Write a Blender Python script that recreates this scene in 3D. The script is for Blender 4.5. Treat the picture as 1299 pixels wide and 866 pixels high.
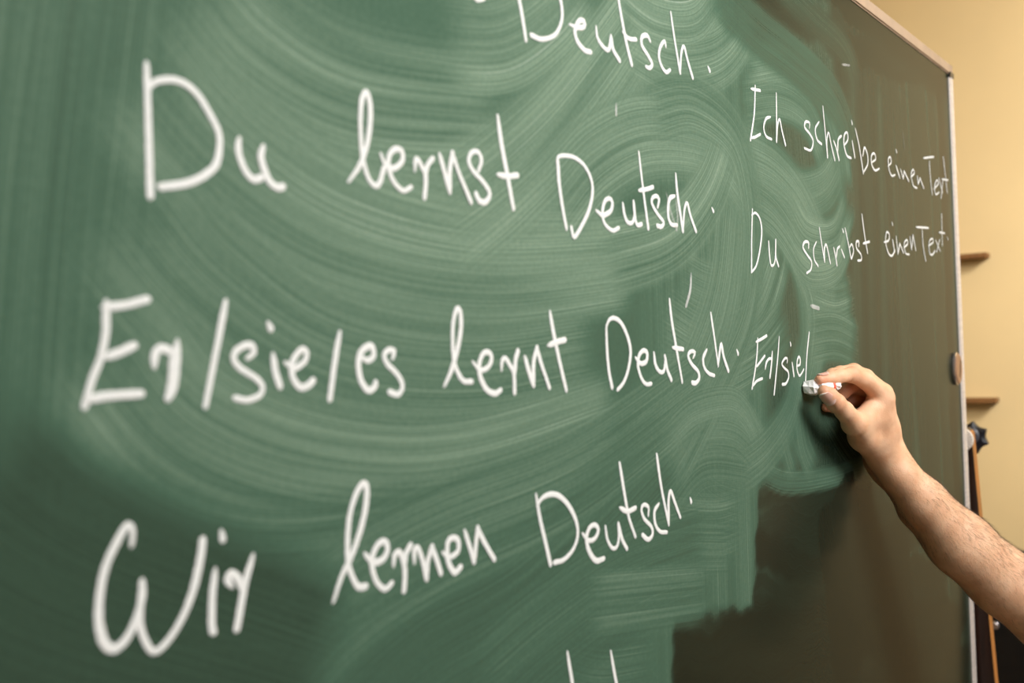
import bpy, bmesh, math, random
import numpy as np
from mathutils import Vector, Matrix, noise

for o in list(bpy.data.objects): bpy.data.objects.remove(o)
scene = bpy.context.scene
col = scene.collection

# ------------------------------------------------------------------ camera
FPX = 1264.0                      # focal length in pixels of the 1299 px wide frame
ALPHA = math.atan2(950.0, FPX)    # angle between the view axis and the board
ROLL = 0.04
CAM = Vector((0.0, -0.432, 1.5))
ca, sa = math.cos(ALPHA), math.sin(ALPHA)
FW = Vector((ca, sa, 0))
RT = Vector((sa*math.cos(ROLL), -ca*math.cos(ROLL), -math.sin(ROLL)))
UP = Vector((sa*math.sin(ROLL), -ca*math.sin(ROLL), math.cos(ROLL)))
cd = bpy.data.cameras.new('camera'); cam = bpy.data.objects.new('camera', cd); col.objects.link(cam)
cd.sensor_width = 36.0; cd.lens = 36.0*FPX/1299.0; cd.clip_start = 0.02
M = Matrix((RT, UP, -FW)).transposed().to_4x4(); M.translation = CAM
cam.matrix_world = M
cd.dof.use_dof = True; cd.dof.focus_distance = 1.12; cd.dof.aperture_fstop = 5.0
scene.camera = cam
scene.view_settings.view_transform = 'Standard'; scene.view_settings.look = 'None'
scene.view_settings.gamma = 1.0; scene.view_settings.use_curve_mapping = False
scene.view_settings.exposure = -0.15

# ------------------------------------------------------------------ world and lights
world = bpy.data.worlds.new('world'); scene.world = world; world.use_nodes = True
world.node_tree.nodes['Background'].inputs[0].default_value = (0.75, 0.85, 1.0, 1)
world.node_tree.nodes['Background'].inputs[1].default_value = 0.3

def area(name, loc, target, sx, sy, power, color):
    l = bpy.data.lights.new(name, 'AREA'); l.shape = 'RECTANGLE'; l.size = sx; l.size_y = sy
    l.energy = power; l.color = color
    o = bpy.data.objects.new(name, l); col.objects.link(o); o.location = loc
    o.rotation_euler = (Vector(target)-Vector(loc)).to_track_quat('-Z', 'Y').to_euler()
    return o
area('cool_fill_light', (-0.7, -3.3, 2.0), (0.7, 0, 1.5), 1.6, 1.3, 16, (0.62, 0.85, 1.0))  # unseen cool fill panel, added for daylight; the room has no window
area('ceiling_light', (0.95, -1.5, 2.55), (1.1, -0.1, 1.5), 1.1, 0.8, 56, (1.0, 0.97, 0.92))
wl = area('ceiling_light', (2.1, -1.4, 2.8), (3.45, -0.55, 1.55), 0.8, 0.5, 23, (1.0, 0.97, 0.96))
wl.data.spread = math.radians(95)

def P(px, py, z):                 # a point at depth z (metres) seen in that direction
    return CAM + z*(FW + (px-649.5)/FPX*RT + (433-py)/FPX*UP)

# ------------------------------------------------------------------ helpers
def tag(o, label=None, cat=None, group=None, kind=None):
    for k, v in (('label', label), ('category', cat), ('group', group), ('kind', kind)):
        if v: o[k] = v
    return o
def link(name, me, mat=None, parent=None, loc=None):
    o = bpy.data.objects.new(name, me); col.objects.link(o)
    if mat and not me.materials: me.materials.append(mat)
    if loc is not None: o.location = loc
    if parent: o.parent = parent
    return o
def mesh(name, v, f, smooth=False):
    me = bpy.data.meshes.new(name); me.from_pydata([tuple(p) for p in v], [], f)
    me.update()
    if smooth: me.polygons.foreach_set('use_smooth', [True]*len(me.polygons))
    return me
def box_bm(bm, x0, x1, y0, y1, z0, z1, bev=0.0):
    r = bmesh.ops.create_cube(bm, size=1.0)
    for v in r['verts']:
        v.co = Vector(((x0+x1)/2+v.co.x*(x1-x0), (y0+y1)/2+v.co.y*(y1-y0), (z0+z1)/2+v.co.z*(z1-z0)))
    if bev:
        es = list({e for v in r['verts'] for e in v.link_edges})
        bmesh.ops.bevel(bm, geom=es, offset=bev, segments=2, affect='EDGES')
def done(name, bm, mat, parent=None, smooth=False):
    me = bpy.data.meshes.new(name); bmesh.ops.recalc_face_normals(bm, faces=bm.faces); bm.to_mesh(me); bm.free()
    if smooth: me.polygons.foreach_set('use_smooth', [True]*len(me.polygons))
    return link(name, me, mat, parent)
def box(name, mat, parent, *d, bev=0.0):
    bm = bmesh.new(); box_bm(bm, *d, bev=bev); return done(name, bm, mat, parent)

class NT:
    def __init__(s, name):
        s.m = bpy.data.materials.new(name); s.m.use_nodes = True; s.t = s.m.node_tree
        s.b = s.t.nodes['Principled BSDF']; s.out = s.t.nodes['Material Output']
    def n(s, typ, **kw):
        n = s.t.nodes.new(typ)
        for k, v in kw.items(): setattr(n, k, v)
        return n
    def l(s, a, b): s.t.links.new(a, b)
    def math(s, op, a, b=None, c=None, clamp=False):
        n = s.n('ShaderNodeMath', operation=op); n.use_clamp = clamp
        for i, x in enumerate((a, b, c)):
            if x is None: continue
            if isinstance(x, (int, float)): n.inputs[i].default_value = x
            else: s.l(x, n.inputs[i])
        return n.outputs[0]
    def mix(s, f, a, b):
        n = s.n('ShaderNodeMix', data_type='RGBA')
        for i, x in ((0, f), (6, a), (7, b)):
            if isinstance(x, (int, float)): n.inputs[i].default_value = x
            elif isinstance(x, tuple): n.inputs[i].default_value = (*x, 1)
            else: s.l(x, n.inputs[i])
        return n.outputs[2]
    def noise(s, vec, scale, detail=2.0, rough=0.5):
        n = s.n('ShaderNodeTexNoise'); n.inputs['Scale'].default_value = scale
        n.inputs['Detail'].default_value = detail; n.inputs['Roughness'].default_value = rough
        if vec is not None: s.l(vec, n.inputs['Vector'])
        return n.outputs['Fac']
    def ramp(s, x, a, b, c=0.0, d=1.0):
        n = s.n('ShaderNodeMapRange'); n.interpolation_type = 'SMOOTHSTEP'
        s.l(x, n.inputs[0])
        for i, q in enumerate((a, b, c, d)): n.inputs[i+1].default_value = q
        return n.outputs[0]
    def coord(s): return s.n('ShaderNodeTexCoord').outputs['Object']
    def bump(s, h, strength, dist):
        n = s.n('ShaderNodeBump'); n.inputs['Strength'].default_value = strength; n.inputs['Distance'].default_value = dist
        s.l(h, n.inputs['Height']); s.l(n.outputs[0], s.b.inputs['Normal'])
def plain(name, c, rough=0.5, metal=0.0, var=0.12, scale=30.0, bump=0.0, stretch=None):
    t = NT(name); v = t.coord()
    if stretch:
        mp = t.n('ShaderNodeMapping'); mp.inputs['Scale'].default_value = stretch; t.l(v, mp.inputs[0]); v = mp.outputs[0]
    f = t.noise(v, scale, 4)
    t.l(t.mix(t.ramp(f, 0.3, 0.7), tuple(x*(1-var) for x in c), tuple(min(1, x*(1+var)) for x in c)), t.b.inputs['Base Color'])
    t.b.inputs['Roughness'].default_value = rough; t.b.inputs['Metallic'].default_value = metal
    if bump: t.bump(f, 0.4, bump)
    return t.m

# ------------------------------------------------------------------ the room
yellow = plain('yellow_wall_paint', (0.80, 0.60, 0.30), 0.75, var=0.03, scale=3.0, bump=0.0006)
white_paint = plain('white_ceiling_paint', (0.80, 0.78, 0.72), 0.9, var=0.02, scale=4.0)
floor_mat = plain('brown_floor', (0.20, 0.12, 0.06), 0.5, var=0.25, scale=4.0, stretch=(1, 9, 1))
X0, X1, Y0, Y1, ZC = -2.6, 3.45, -3.9, 1.6, 3.0
def struct(name, mat, *d, bev=0.0): return tag(box(name, mat, None, *d, bev=bev), kind='structure')
struct('wall_right', yellow, X1, X1+0.12, Y0, Y1, 0, ZC)
struct('wall_back', yellow, X0, X1, Y1, Y1+0.12, 0, ZC)
struct('wall_left', yellow, X0-0.12, X0, Y0, Y1, 0, ZC)
struct('floor', floor_mat, X0, X1, Y0, Y1, -0.1, 0)
struct('ceiling', white_paint, X0, X1, Y0, Y1, ZC, ZC+0.1)
struct('wall_front', yellow, X0, X1, Y0-0.12, Y0, 0, ZC)
struct('baseboard_right', plain('brown_skirting', (0.10, 0.05, 0.025), 0.4), X1-0.015, X1, Y0, Y1, 0, 0.09)

# ------------------------------------------------------------------ data, metres*10000 on the board plane (x, z)
WORDS = [
('Du', [('D',[[2858,16420,2856,16272,2853,16034,2850,15787],[2866,16314,2900,16349,2983,16377,3067,16373,3146,16328,3212,16244,3263,16160,3268,16080,3242,15985,3174,15922,3078,15872,2987,15848,2914,15833]]),('u',[[3395,16128,3388,16075,3410,16005,3446,15952,3490,15928,3530,15943],[3551,16107,3536,16062,3552,16001,3589,15930,3641,15902,3676,15909]])]),
('lernst', [('l',[[4194,16000,4273,16085,4341,16204,4384,16355,4393,16490,4366,16558,4328,16512,4305,16387,4304,16233,4317,16124,4355,16028,4407,15989,4448,16010,4488,16099]]),('e',[[4474,16182,4510,16124,4583,16116,4661,16171,4660,16234,4607,16241,4547,16197,4534,16116,4578,16029,4659,15982,4728,16010]]),('r',[[4778,16138,4787,16192,4808,16200,4849,16152,4881,16096,4861,15964],[4868,16083,4898,16170,4951,16221]]),('n',[[5029,16251,5058,16176,5114,16024],[5114,16024,5122,16159,5158,16280],[5158,16280,5217,16157,5332,15976]]),('s',[[5436,16201,5471,16275,5434,16328,5363,16312,5330,16251,5375,16188,5482,16123,5550,16053,5504,15987,5433,15985,5399,16026]]),('t',[[5680,16607,5711,16422,5763,16218,5823,15973],[5664,16194,5772,16195,5884,16214]])]),
('Deutsch.', [('D',[[5939,17840,5967,17611,6004,17514,6031,17413,6064,17251],[5948,17828,6207,17878,6452,17834,6542,17696,6571,17573,6540,17469,6447,17364,6276,17297,6141,17296]]),('e',[[6689,17500,6794,17502,6889,17535,6889,17577,6814,17560,6746,17466,6786,17384,6890,17339,6968,17344]]),('u',[[7073,17566,7090,17484,7183,17426,7265,17426,7308,17540],[7308,17540,7334,17441,7430,17369]]),('t',[[7455,17998,7460,17893,7501,17743,7565,17543,7641,17379],[7519,17623,7605,17593,7731,17612]]),('s',[[7988,17662,7941,17695,7845,17659,7839,17584,7945,17514,8016,17450,7963,17406,7910,17405]]),('c',[[8289,17676,8272,17715,8188,17649,8148,17555,8192,17470,8276,17429,8352,17463]]),('h',[[8418,18007,8463,17814,8559,17483],[8559,17483,8596,17667,8658,17749,8721,17633,8817,17483]]),('full_stop',[[9183,17644,9204,17624]])]),
('lerne', [('e',[[5460,17429,5486,17405,5528,17415,5566,17431]])]),
('Deutsch.', [('D',[[6426,16394,6434,16206,6472,16008,6509,15875],[6414,16374,6432,16415,6535,16440,6686,16437,6816,16386,6901,16291,6911,16180,6848,16039,6736,15908,6614,15804,6580,15874]]),('e',[[6974,16037,7067,16013,7191,16061,7221,16133,7174,16161,7099,16129,7056,16031,7086,15945,7203,15896,7303,15922]]),('u',[[7395,16129,7414,16046,7460,15985,7537,15984,7582,16046,7578,16165],[7578,16165,7593,16021,7628,15970,7696,15982]]),('t',[[7706,16609,7732,16432,7769,16222,7821,15957],[7693,16279,7830,16305,7929,16331]]),('s',[[8014,16168,8042,16233,7993,16258,7921,16235,7908,16180,8008,16093,8111,16031,8070,15987,7999,15989]]),('c',[[8339,16290,8253,16259,8211,16178,8209,16080,8263,16021,8367,16021]]),('h',[[8386,16490,8407,16308,8486,15980],[8486,15980,8533,16177,8596,16246,8655,16128,8755,15993]]),('full_stop',[[9142,16234,9158,16218]])]),
('Er/', [('E',[[2592,15249,2585,15115,2555,15003,2508,14901,2469,14788],[2587,15237,2694,15249,2806,15275],[2586,15006,2649,15024,2722,15051],[2492,14812,2578,14822,2749,14821]]),('r',[[2835,14959,2842,15009,2876,15038,2914,15024],[2960,15048,2939,14980,2927,14878,2904,14794],[2965,15057,2957,14945,2935,14834,2904,14794]]),('slash',[[3266,15262,3206,15042,3120,14739]])]),
('sie/es', [('s',[[3401,14972,3438,14997,3426,15034,3377,15034,3318,15005,3305,14962,3350,14913,3434,14865,3486,14814,3467,14766,3385,14745,3311,14759]]),('i',[[3567,14970,3579,14884,3604,14811],[3547,15141,3554,15129]]),('e',[[3662,14926,3719,14900,3793,14939,3807,14985,3778,15004,3735,14978,3697,14924,3699,14851,3749,14791,3810,14799,3841,14820]]),('slash',[[4064,15087,4024,14949,3969,14713]]),('e',[[4236,14946,4282,14921,4337,14947,4328,15002,4287,15004,4230,14971,4206,14903,4221,14804,4279,14739,4336,14758,4344,14777]]),('s',[[4506,14936,4520,14971,4469,14978,4427,14949,4453,14892,4534,14828,4582,14753,4541,14699,4469,14717]])]),
('lernt', [('l',[[4988,14734,5060,14828,5127,14957,5175,15111,5173,15216,5141,15235,5097,15145,5083,15013,5089,14892,5126,14803,5183,14745,5261,14738]]),('e',[[5296,14862,5364,14811,5457,14830,5498,14888,5472,14929,5408,14926,5358,14859,5361,14769,5428,14674,5519,14639,5581,14658]]),('r',[[5606,14814,5619,14872,5658,14882,5704,14833,5749,14772,5750,14636],[5754,14760,5775,14866,5805,14924]]),('n',[[5896,14873,5931,14787,5985,14675],[5985,14675,5996,14833,6045,14941],[6045,14941,6091,14829,6185,14645]]),('t',[[6240,15203,6270,15072,6332,14857,6416,14612],[6207,14961,6297,14981,6421,14996]])]),
('Deutsch.', [('D',[[7044,15091,7043,14888,7059,14721,7098,14591],[7043,15086,7091,15146,7180,15161,7294,15111,7391,14985,7421,14860,7370,14722,7286,14618,7192,14565]]),('e',[[7516,14810,7592,14764,7689,14779,7711,14850,7649,14876,7572,14839,7543,14745,7597,14632,7673,14580,7754,14579]]),('u',[[7835,14838,7851,14748,7913,14684,7997,14676,8040,14773,8036,14806],[8036,14806,8067,14690,8136,14595]]),('t',[[8166,15319,8193,15135,8260,14882,8349,14566],[8200,14884,8386,14865]]),('s',[[8603,14786,8637,14828,8551,14839,8491,14798,8559,14718,8686,14640,8699,14573,8619,14534,8562,14542]]),('c',[[8880,14838,8802,14761,8825,14672,8919,14611,9026,14587]]),('h',[[9012,15192,9072,14949,9130,14685],[9130,14685,9176,14819,9220,14891,9263,14762,9357,14620]]),('full_stop',[[9594,14806,9609,14783]])]),
('Er/sie/', [('E',[[10127,14921,10089,14745,10019,14577,9932,14407],[10090,14893,10226,14919,10366,14951],[10069,14630,10175,14678,10289,14733],[9953,14432,10049,14474,10197,14493]]),('r',[[10303,14602,10337,14660,10409,14696,10480,14698],[10506,14764,10474,14643,10417,14498]]),('slash',[[10723,14925,10667,14725,10518,14304]]),('s',[[10930,14645,10936,14681,10868,14684,10774,14631,10828,14583,10942,14533,10956,14464,10868,14400,10770,14397]]),('i',[[11081,14618,11119,14478],[11048,14852,11055,14833]]),('e',[[11239,14586,11319,14597,11334,14654,11297,14689,11239,14646,11220,14554,11283,14470,11355,14489,11430,14533]]),('slash',[[11656,14960,11554,14694,11471,14375]])]),
('Ich', [('I',[[10331,17669,10277,17368,10150,17064],[10228,17623,10457,17645],[10156,17084,10261,17106,10409,17158]]),('c',[[10717,17395,10599,17357,10524,17252,10579,17163,10727,17148]]),('h',[[10925,17692,10908,17429,10879,17145],[10879,17145,10924,17331,10994,17412,11050,17289,11140,17140]])]),
('schreibe', [('s',[[11944,17462,11950,17517,11820,17508,11783,17438,11953,17377,12052,17305,11961,17185,11755,17180]]),('c',[[12278,17577,12143,17470,12191,17346,12341,17311]]),('h',[[12446,17791,12491,17521,12547,17172],[12547,17172,12538,17371,12616,17494,12697,17348,12808,17170]]),('r',[[12802,17407,12893,17329,12978,17191],[12938,17312,12975,17454,13098,17517]]),('e',[[13210,17412,13362,17507,13345,17599,13226,17547,13197,17415,13300,17288,13462,17273]]),('i',[[13541,17508,13625,17305],[13545,17775,13563,17751]]),('b',[[13696,17697,13831,17476,13962,17128],[13970,17372,14061,17494,14181,17399,14165,17274,13996,17156]]),('e',[[14352,17321,14547,17394,14492,17468,14357,17416,14357,17296,14501,17226,14695,17273]])]),
('einen', [('e',[[15149,17364,15298,17434,15273,17509,15162,17464,15186,17316,15307,17238,15472,17269]]),('i',[[15555,17411,15717,17256],[15579,17654,15603,17627]]),('n',[[15781,17384,15905,17263],[15905,17263,15968,17378],[15968,17378,16190,17252]]),('e',[[16349,17332,16540,17414,16467,17462,16354,17366,16450,17210,16649,17188]]),('n',[[16707,17377,16742,17267],[16742,17267,16860,17365],[16860,17365,17049,17227]])]),
('Text', [('T',[[17145,17727,17774,17825],[17478,17709,17496,17462,17586,17177]]),('e',[[17714,17278,18018,17398,17922,17448,17753,17312,17815,17199,18030,17249]]),('x',[[18068,17494,18269,17272],[18327,17491,18159,17171]]),('t',[[18428,17900,18521,17573,18601,17304],[18269,17500,18673,17527]])]),
('Du', [('D',[[10122,16305,10069,15958,10038,15641],[10107,16253,10203,16279,10315,16221,10350,16089,10283,15894,10171,15717,10057,15645]]),('u',[[10534,15984,10543,15829,10582,15727,10687,15776,10737,16015],[10737,16015,10719,15837,10784,15730]])]),
('schribst', [('s',[[11752,15988,11753,16048,11631,16045,11567,15979,11701,15891,11828,15822,11799,15725,11666,15678]]),('c',[[12017,16067,11916,15975,11932,15848,12045,15777]]),('h',[[12146,16244,12201,16077,12286,15840],[12286,15840,12291,15994,12373,16047,12489,15831]]),('r',[[12641,16023,12695,15924,12735,15813],[12728,15926,12772,16018,12857,16057]]),('i',[[12940,16015,13032,15928],[13006,16283,13030,16257]]),('b',[[13112,16301,13226,16088,13298,15928],[13258,16066,13349,16113,13410,16027,13326,15924]]),('s',[[13639,16105,13646,16165,13542,16152,13546,16069,13714,15994,13728,15922,13585,15904]]),('t',[[13828,16542,13907,16269,14008,16031],[13839,16149,14105,16188]])]),
('einen', [('e',[[14808,16222,15018,16260,15057,16352,14930,16370,14868,16226,14976,16077,15145,16038,15307,16119]]),('i',[[15221,16271,15288,16113],[15221,16532,15243,16503]]),('n',[[15408,16335,15464,16087],[15464,16087,15576,16238],[15576,16238,15744,16113]]),('e',[[15803,16197,16002,16262,15963,16322,15811,16251,15867,16114,16056,16101]]),('n',[[16144,16379,16205,16190],[16205,16190,16316,16411],[16316,16411,16433,16188]])]),
('Text.', [('T',[[16537,16556,17255,16590],[16863,16536,16888,16281,17001,16044]]),('e',[[17233,16299,17519,16373,17472,16429,17275,16360,17270,16185,17431,16158,17610,16231]]),('x',[[17694,16413,17956,16248],[17952,16442,17722,16222]]),('t',[[18151,16892,18112,16346],[17947,16562,18302,16569]]),('full_stop',[[18498,16505,18518,16475]])]),
('Wir', [('W',[[2676,14119,2682,14171,2659,14207,2601,14139,2537,14030,2501,13895,2496,13766,2521,13677,2567,13642,2630,13676,2682,13752,2718,13845,2721,13913],[2721,13913,2703,13781,2707,13690,2763,13578,2842,13603,2927,13692,3001,13816,3049,13961,3068,14053]]),('i',[[3135,13883,3113,13755,3104,13612,3110,13586],[3185,14070,3190,14045]]),('r',[[3229,13796,3209,13831,3232,13853,3269,13830,3303,13761],[3372,13909,3319,13782,3256,13567]])]),
('lernen', [('l',[[3938,13556,4005,13677,4079,13763,4156,13891,4214,14026,4235,14147,4215,14189,4156,14148,4094,14035,4066,13908,4058,13767,4081,13671,4132,13588,4189,13578]]),('e',[[4206,13758,4261,13706,4342,13705,4390,13754,4378,13807,4326,13812,4272,13766,4253,13687,4284,13586,4354,13523,4408,13543]]),('r',[[4438,13660,4449,13711,4488,13725,4524,13669,4535,13586,4521,13481],[4538,13639,4549,13702,4591,13743]]),('n',[[4625,13643,4629,13708,4662,13718,4705,13617,4732,13511],[4732,13511,4746,13608,4793,13694],[4793,13694,4830,13614,4867,13516]]),('e',[[4908,13632,4958,13598,5048,13617,5061,13683,5018,13716,4956,13703,4941,13603,4971,13529,5013,13486,5068,13509]]),('n',[[5132,13734,5175,13627,5215,13520],[5215,13520,5240,13627,5266,13734],[5266,13734,5326,13635,5432,13494]])]),
('Deutsch.', [('D',[[5964,13854,6001,13676,6058,13493,6111,13321],[5979,13789,6041,13829,6164,13838,6285,13795,6406,13693,6488,13559,6487,13450,6415,13367,6294,13319,6168,13321]]),('e',[[6576,13458,6651,13398,6743,13398,6799,13456,6751,13505,6670,13497,6619,13426,6645,13323,6741,13221,6858,13213]]),('u',[[6908,13456,6929,13357,6996,13275,7069,13268,7111,13337,7112,13446],[7112,13446,7160,13315,7229,13225]]),('t',[[7171,13941,7227,13693,7287,13475,7378,13302],[7155,13575,7266,13531,7396,13539]]),('s',[[7618,13448,7623,13511,7544,13544,7500,13507,7547,13419,7663,13332,7677,13261,7600,13232,7509,13285]]),('c',[[7804,13506,7729,13457,7734,13347,7812,13265,7931,13237]]),('h',[[7811,13938,7872,13641,7980,13305],[7980,13305,7992,13512,8037,13590,8108,13481,8201,13331]]),('full_stop',[[8423,13458,8434,13434]])]),
('Deutsch', [('t',[[6290,12599,6312,12487,6342,12343,6396,12096],[6234,12232,6453,12174]]),('h',[[6914,12437,6944,12306,6983,12151,7050,11884]])]),
]
GHOST = [([8616,15562,8587,15419,8493,15276],0.006,0.55),
([8189,16288,8253,16141,8348,15987],0.006,0.35),
([8370,16246,8389,16100,8364,15988],0.006,0.35),
([7347,16973,7341,16892],0.004,0.5),
([11771,15283,12008,15255],0.008,0.5),
([13256,18486,13546,18533],0.005,0.4),
([15986,17980,16038,17743],0.004,0.3)]
WIPES = [([1349,14329,2398,13769,3893,13070],0.1,0.17),  # first entries: broad patches, darker towards the lower left and the right end
([1888,14680,1787,13607],0.07,0.17),
([11891,20917,12740,16178,12799,9072],0.28,0.15),
([15974,22455,16415,16399,16972,7474],0.35,0.055),
([8989,19050,9059,15956,8919,10558],0.16,0.311),
([2731,16938,2528,15929,2296,14848,2140,13610],0.05,0.322),
([3016,17020,2836,15967,2636,14751,2458,13393],0.035,0.278),
([2377,16836,2183,15543,1975,13660],0.05,0.311),
([3153,16978,3566,16661,4334,16488,5765,16614],0.06,0.47),
([2838,16507,3329,16070,4160,15709,5514,15577,7500,15727],0.06,0.5),
([2680,15760,3144,15277,3987,14827,5280,14650,6913,14734],0.06,0.396),
([2532,15125,3017,14562,3953,14191,5243,14061,7252,14253],0.06,0.43),
([2276,14360,2811,13970,3581,13725,4890,13645],0.06,0.3),
([3876,12759,4700,13028,5924,13214,8227,14018],0.06,0.24),
([3395,13236,3980,13547,4897,13747,6617,13936,8933,14561],0.05,0.34),
([5146,12534,6096,12762,7278,12918,8782,12894],0.06,0.27),
([5019,15766,5735,16154,6595,16742,7654,17666,8123,18203],0.055,0.511),
([5094,16985,5800,17134,6430,17513,6913,17949],0.045,0.514),
([6322,15973,7045,16487,8009,16819,9319,16847,10256,16370],0.05,0.476),
([7516,17635,8374,17570,9316,17801,9919,18175,10050,18499],0.045,0.467),
([7415,18017,8099,17909,8902,18061,9469,18476],0.03,0.45),
([7881,17012,8830,17242,9807,16993,10133,16190,9948,15342],0.04,0.374),
([6981,15637,8233,15907,9102,16428,9731,17229],0.04,0.45),
([9661,16483,9272,15335,8421,14441,7340,13709,6563,13198],0.05,0.396),
([10222,16026,9831,15175,8919,14408,8051,13750],0.04,0.362),
([9290,18509,10446,18293,11597,18176,12946,17932,13656,17303],0.04,0.22),
([10965,19039,12197,18882,13348,18735,13948,18318],0.035,0.15),
([10088,17833,11343,18125,12378,18035,13038,17432,13264,16732],0.035,0.42),
([9948,17429,11055,17661,11918,17568,12551,17066],0.035,0.398),
([9899,16922,10853,16823,11669,16491,12270,15855,12309,14970],0.04,0.442),
([10243,17308,10290,16716,11176,16540,12372,16749,13107,17235],0.04,0.42),
([11166,16448,11758,16119,12740,16178,13425,16746],0.035,0.442),
([11230,15904,11843,15694,12758,15824,13309,16317],0.03,0.439),
([11800,15312,12627,15216,13412,15322],0.05,0.417),
([11622,14887,12592,14916,13504,14739],0.04,0.362),
([9952,16428,10792,16238,11586,15733,11918,15168,11711,14506],0.035,0.406),
([8021,15181,8968,14946,10138,15174,10737,15703,10890,16066],0.04,0.413),
([8358,15547,9188,15413,10188,15684,10669,16141],0.035,0.397),
([7823,14551,8933,14561,10096,14752,11031,15171],0.04,0.385),
([11484,14797,11036,14086,10311,13715,9576,13553],0.035,0.35),
([7904,13770,8553,14096,9431,14053,9997,13749,10137,13480],0.035,0.376),
([7927,14049,8569,14281,9454,14292,9919,14008,10092,13655],0.02,0.396),
([7875,13421,8688,13743,9583,13633,10075,13488],0.03,0.342),
([10077,13504,10832,13283,12101,13167,13636,13133],0.016,0.341),
([11299,14250,11363,13691,11705,13276],0.03,0.347),
([10687,14114,10871,13653,11074,13313],0.03,0.33),
([12208,14091,13032,13516,13976,13091],0.05,0.178),
([7045,13230,7997,13117,9319,12870],0.035,0.324),
([6541,12893,7533,12726,8748,12521],0.035,0.333),
([6373,13664,7319,13444,8802,13119,9530,13073],0.04,0.341),
([6088,12646,6733,12342,7626,12154],0.04,0.313),
([8208,13803,8823,13345,9533,13113],0.035,0.318),
([1589,14466,2254,13841,3886,12936],0.085,0.14),  # broad soft patch, darker lower left corner
([10839,16687,11597,15827,11805,14883,11279,14067],0.055,0.36),
([13636,18476,13523,16225,13360,13062],0.03,0.13),
([14251,18539,14173,16264,13962,12984],0.025,0.1),
([14877,18623,14759,15729,14549,12457],0.03,0.12),
([15879,18727,15718,15757,15468,12196],0.03,0.09),
([16993,18803,16831,15788,16597,12014],0.04,0.07),
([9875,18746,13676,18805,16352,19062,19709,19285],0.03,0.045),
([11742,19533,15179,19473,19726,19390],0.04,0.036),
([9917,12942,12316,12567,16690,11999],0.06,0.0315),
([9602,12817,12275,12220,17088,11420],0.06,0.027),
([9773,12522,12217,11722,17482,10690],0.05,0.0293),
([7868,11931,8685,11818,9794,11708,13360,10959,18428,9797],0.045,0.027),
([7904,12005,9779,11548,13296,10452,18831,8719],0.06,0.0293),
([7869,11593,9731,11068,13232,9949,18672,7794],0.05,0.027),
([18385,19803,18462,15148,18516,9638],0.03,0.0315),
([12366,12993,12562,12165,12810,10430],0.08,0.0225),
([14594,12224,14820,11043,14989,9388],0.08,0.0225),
([11016,15704,11051,15578],0.007,0.05),
([11123,16035,11140,15972],0.008,0.2),
([11272,17449,11259,17328],0.007,0.15),
([7578,17909,7648,17768],0.008,0.0675)]


# ------------------------------------------------------------------ the blackboard
bb = bpy.data.objects.new('blackboard', None); col.objects.link(bb); bb.location = (0, 0, 0)
tag(bb, 'large green blackboard covered with white chalk German sentences', 'blackboard')
BX0, BX1, BZ0, BZ1 = -0.70, 1.925, 0.80, 1.965
FR = 0.019
NL = 14
def catmull(p, step):
    p = np.asarray(p, float)
    if len(p) < 2: return p
    if len(p) == 2:
        n = max(2, int(np.linalg.norm(p[1]-p[0])/step)+1); t = np.linspace(0, 1, n)[:, None]; return p[0]*(1-t)+p[1]*t
    q = np.vstack([2*p[0]-p[1], p, 2*p[-1]-p[-2]]); out = []
    for i in range(1, len(q)-2):
        a, b, c, d = q[i-1:i+3]; n = max(2, int(np.linalg.norm(c-b)/step)+1)
        t = np.linspace(0, 1, n, endpoint=False)[:, None]
        out.append(0.5*((2*b)+(c-a)*t+(2*a-5*b+4*c-d)*t*t+(3*b-a-3*c+d)*t**3))
    out.append(p[-1:]); return np.vstack(out)
def pts(flat): return np.asarray(flat, float).reshape(-1, 2)/1e4

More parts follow.
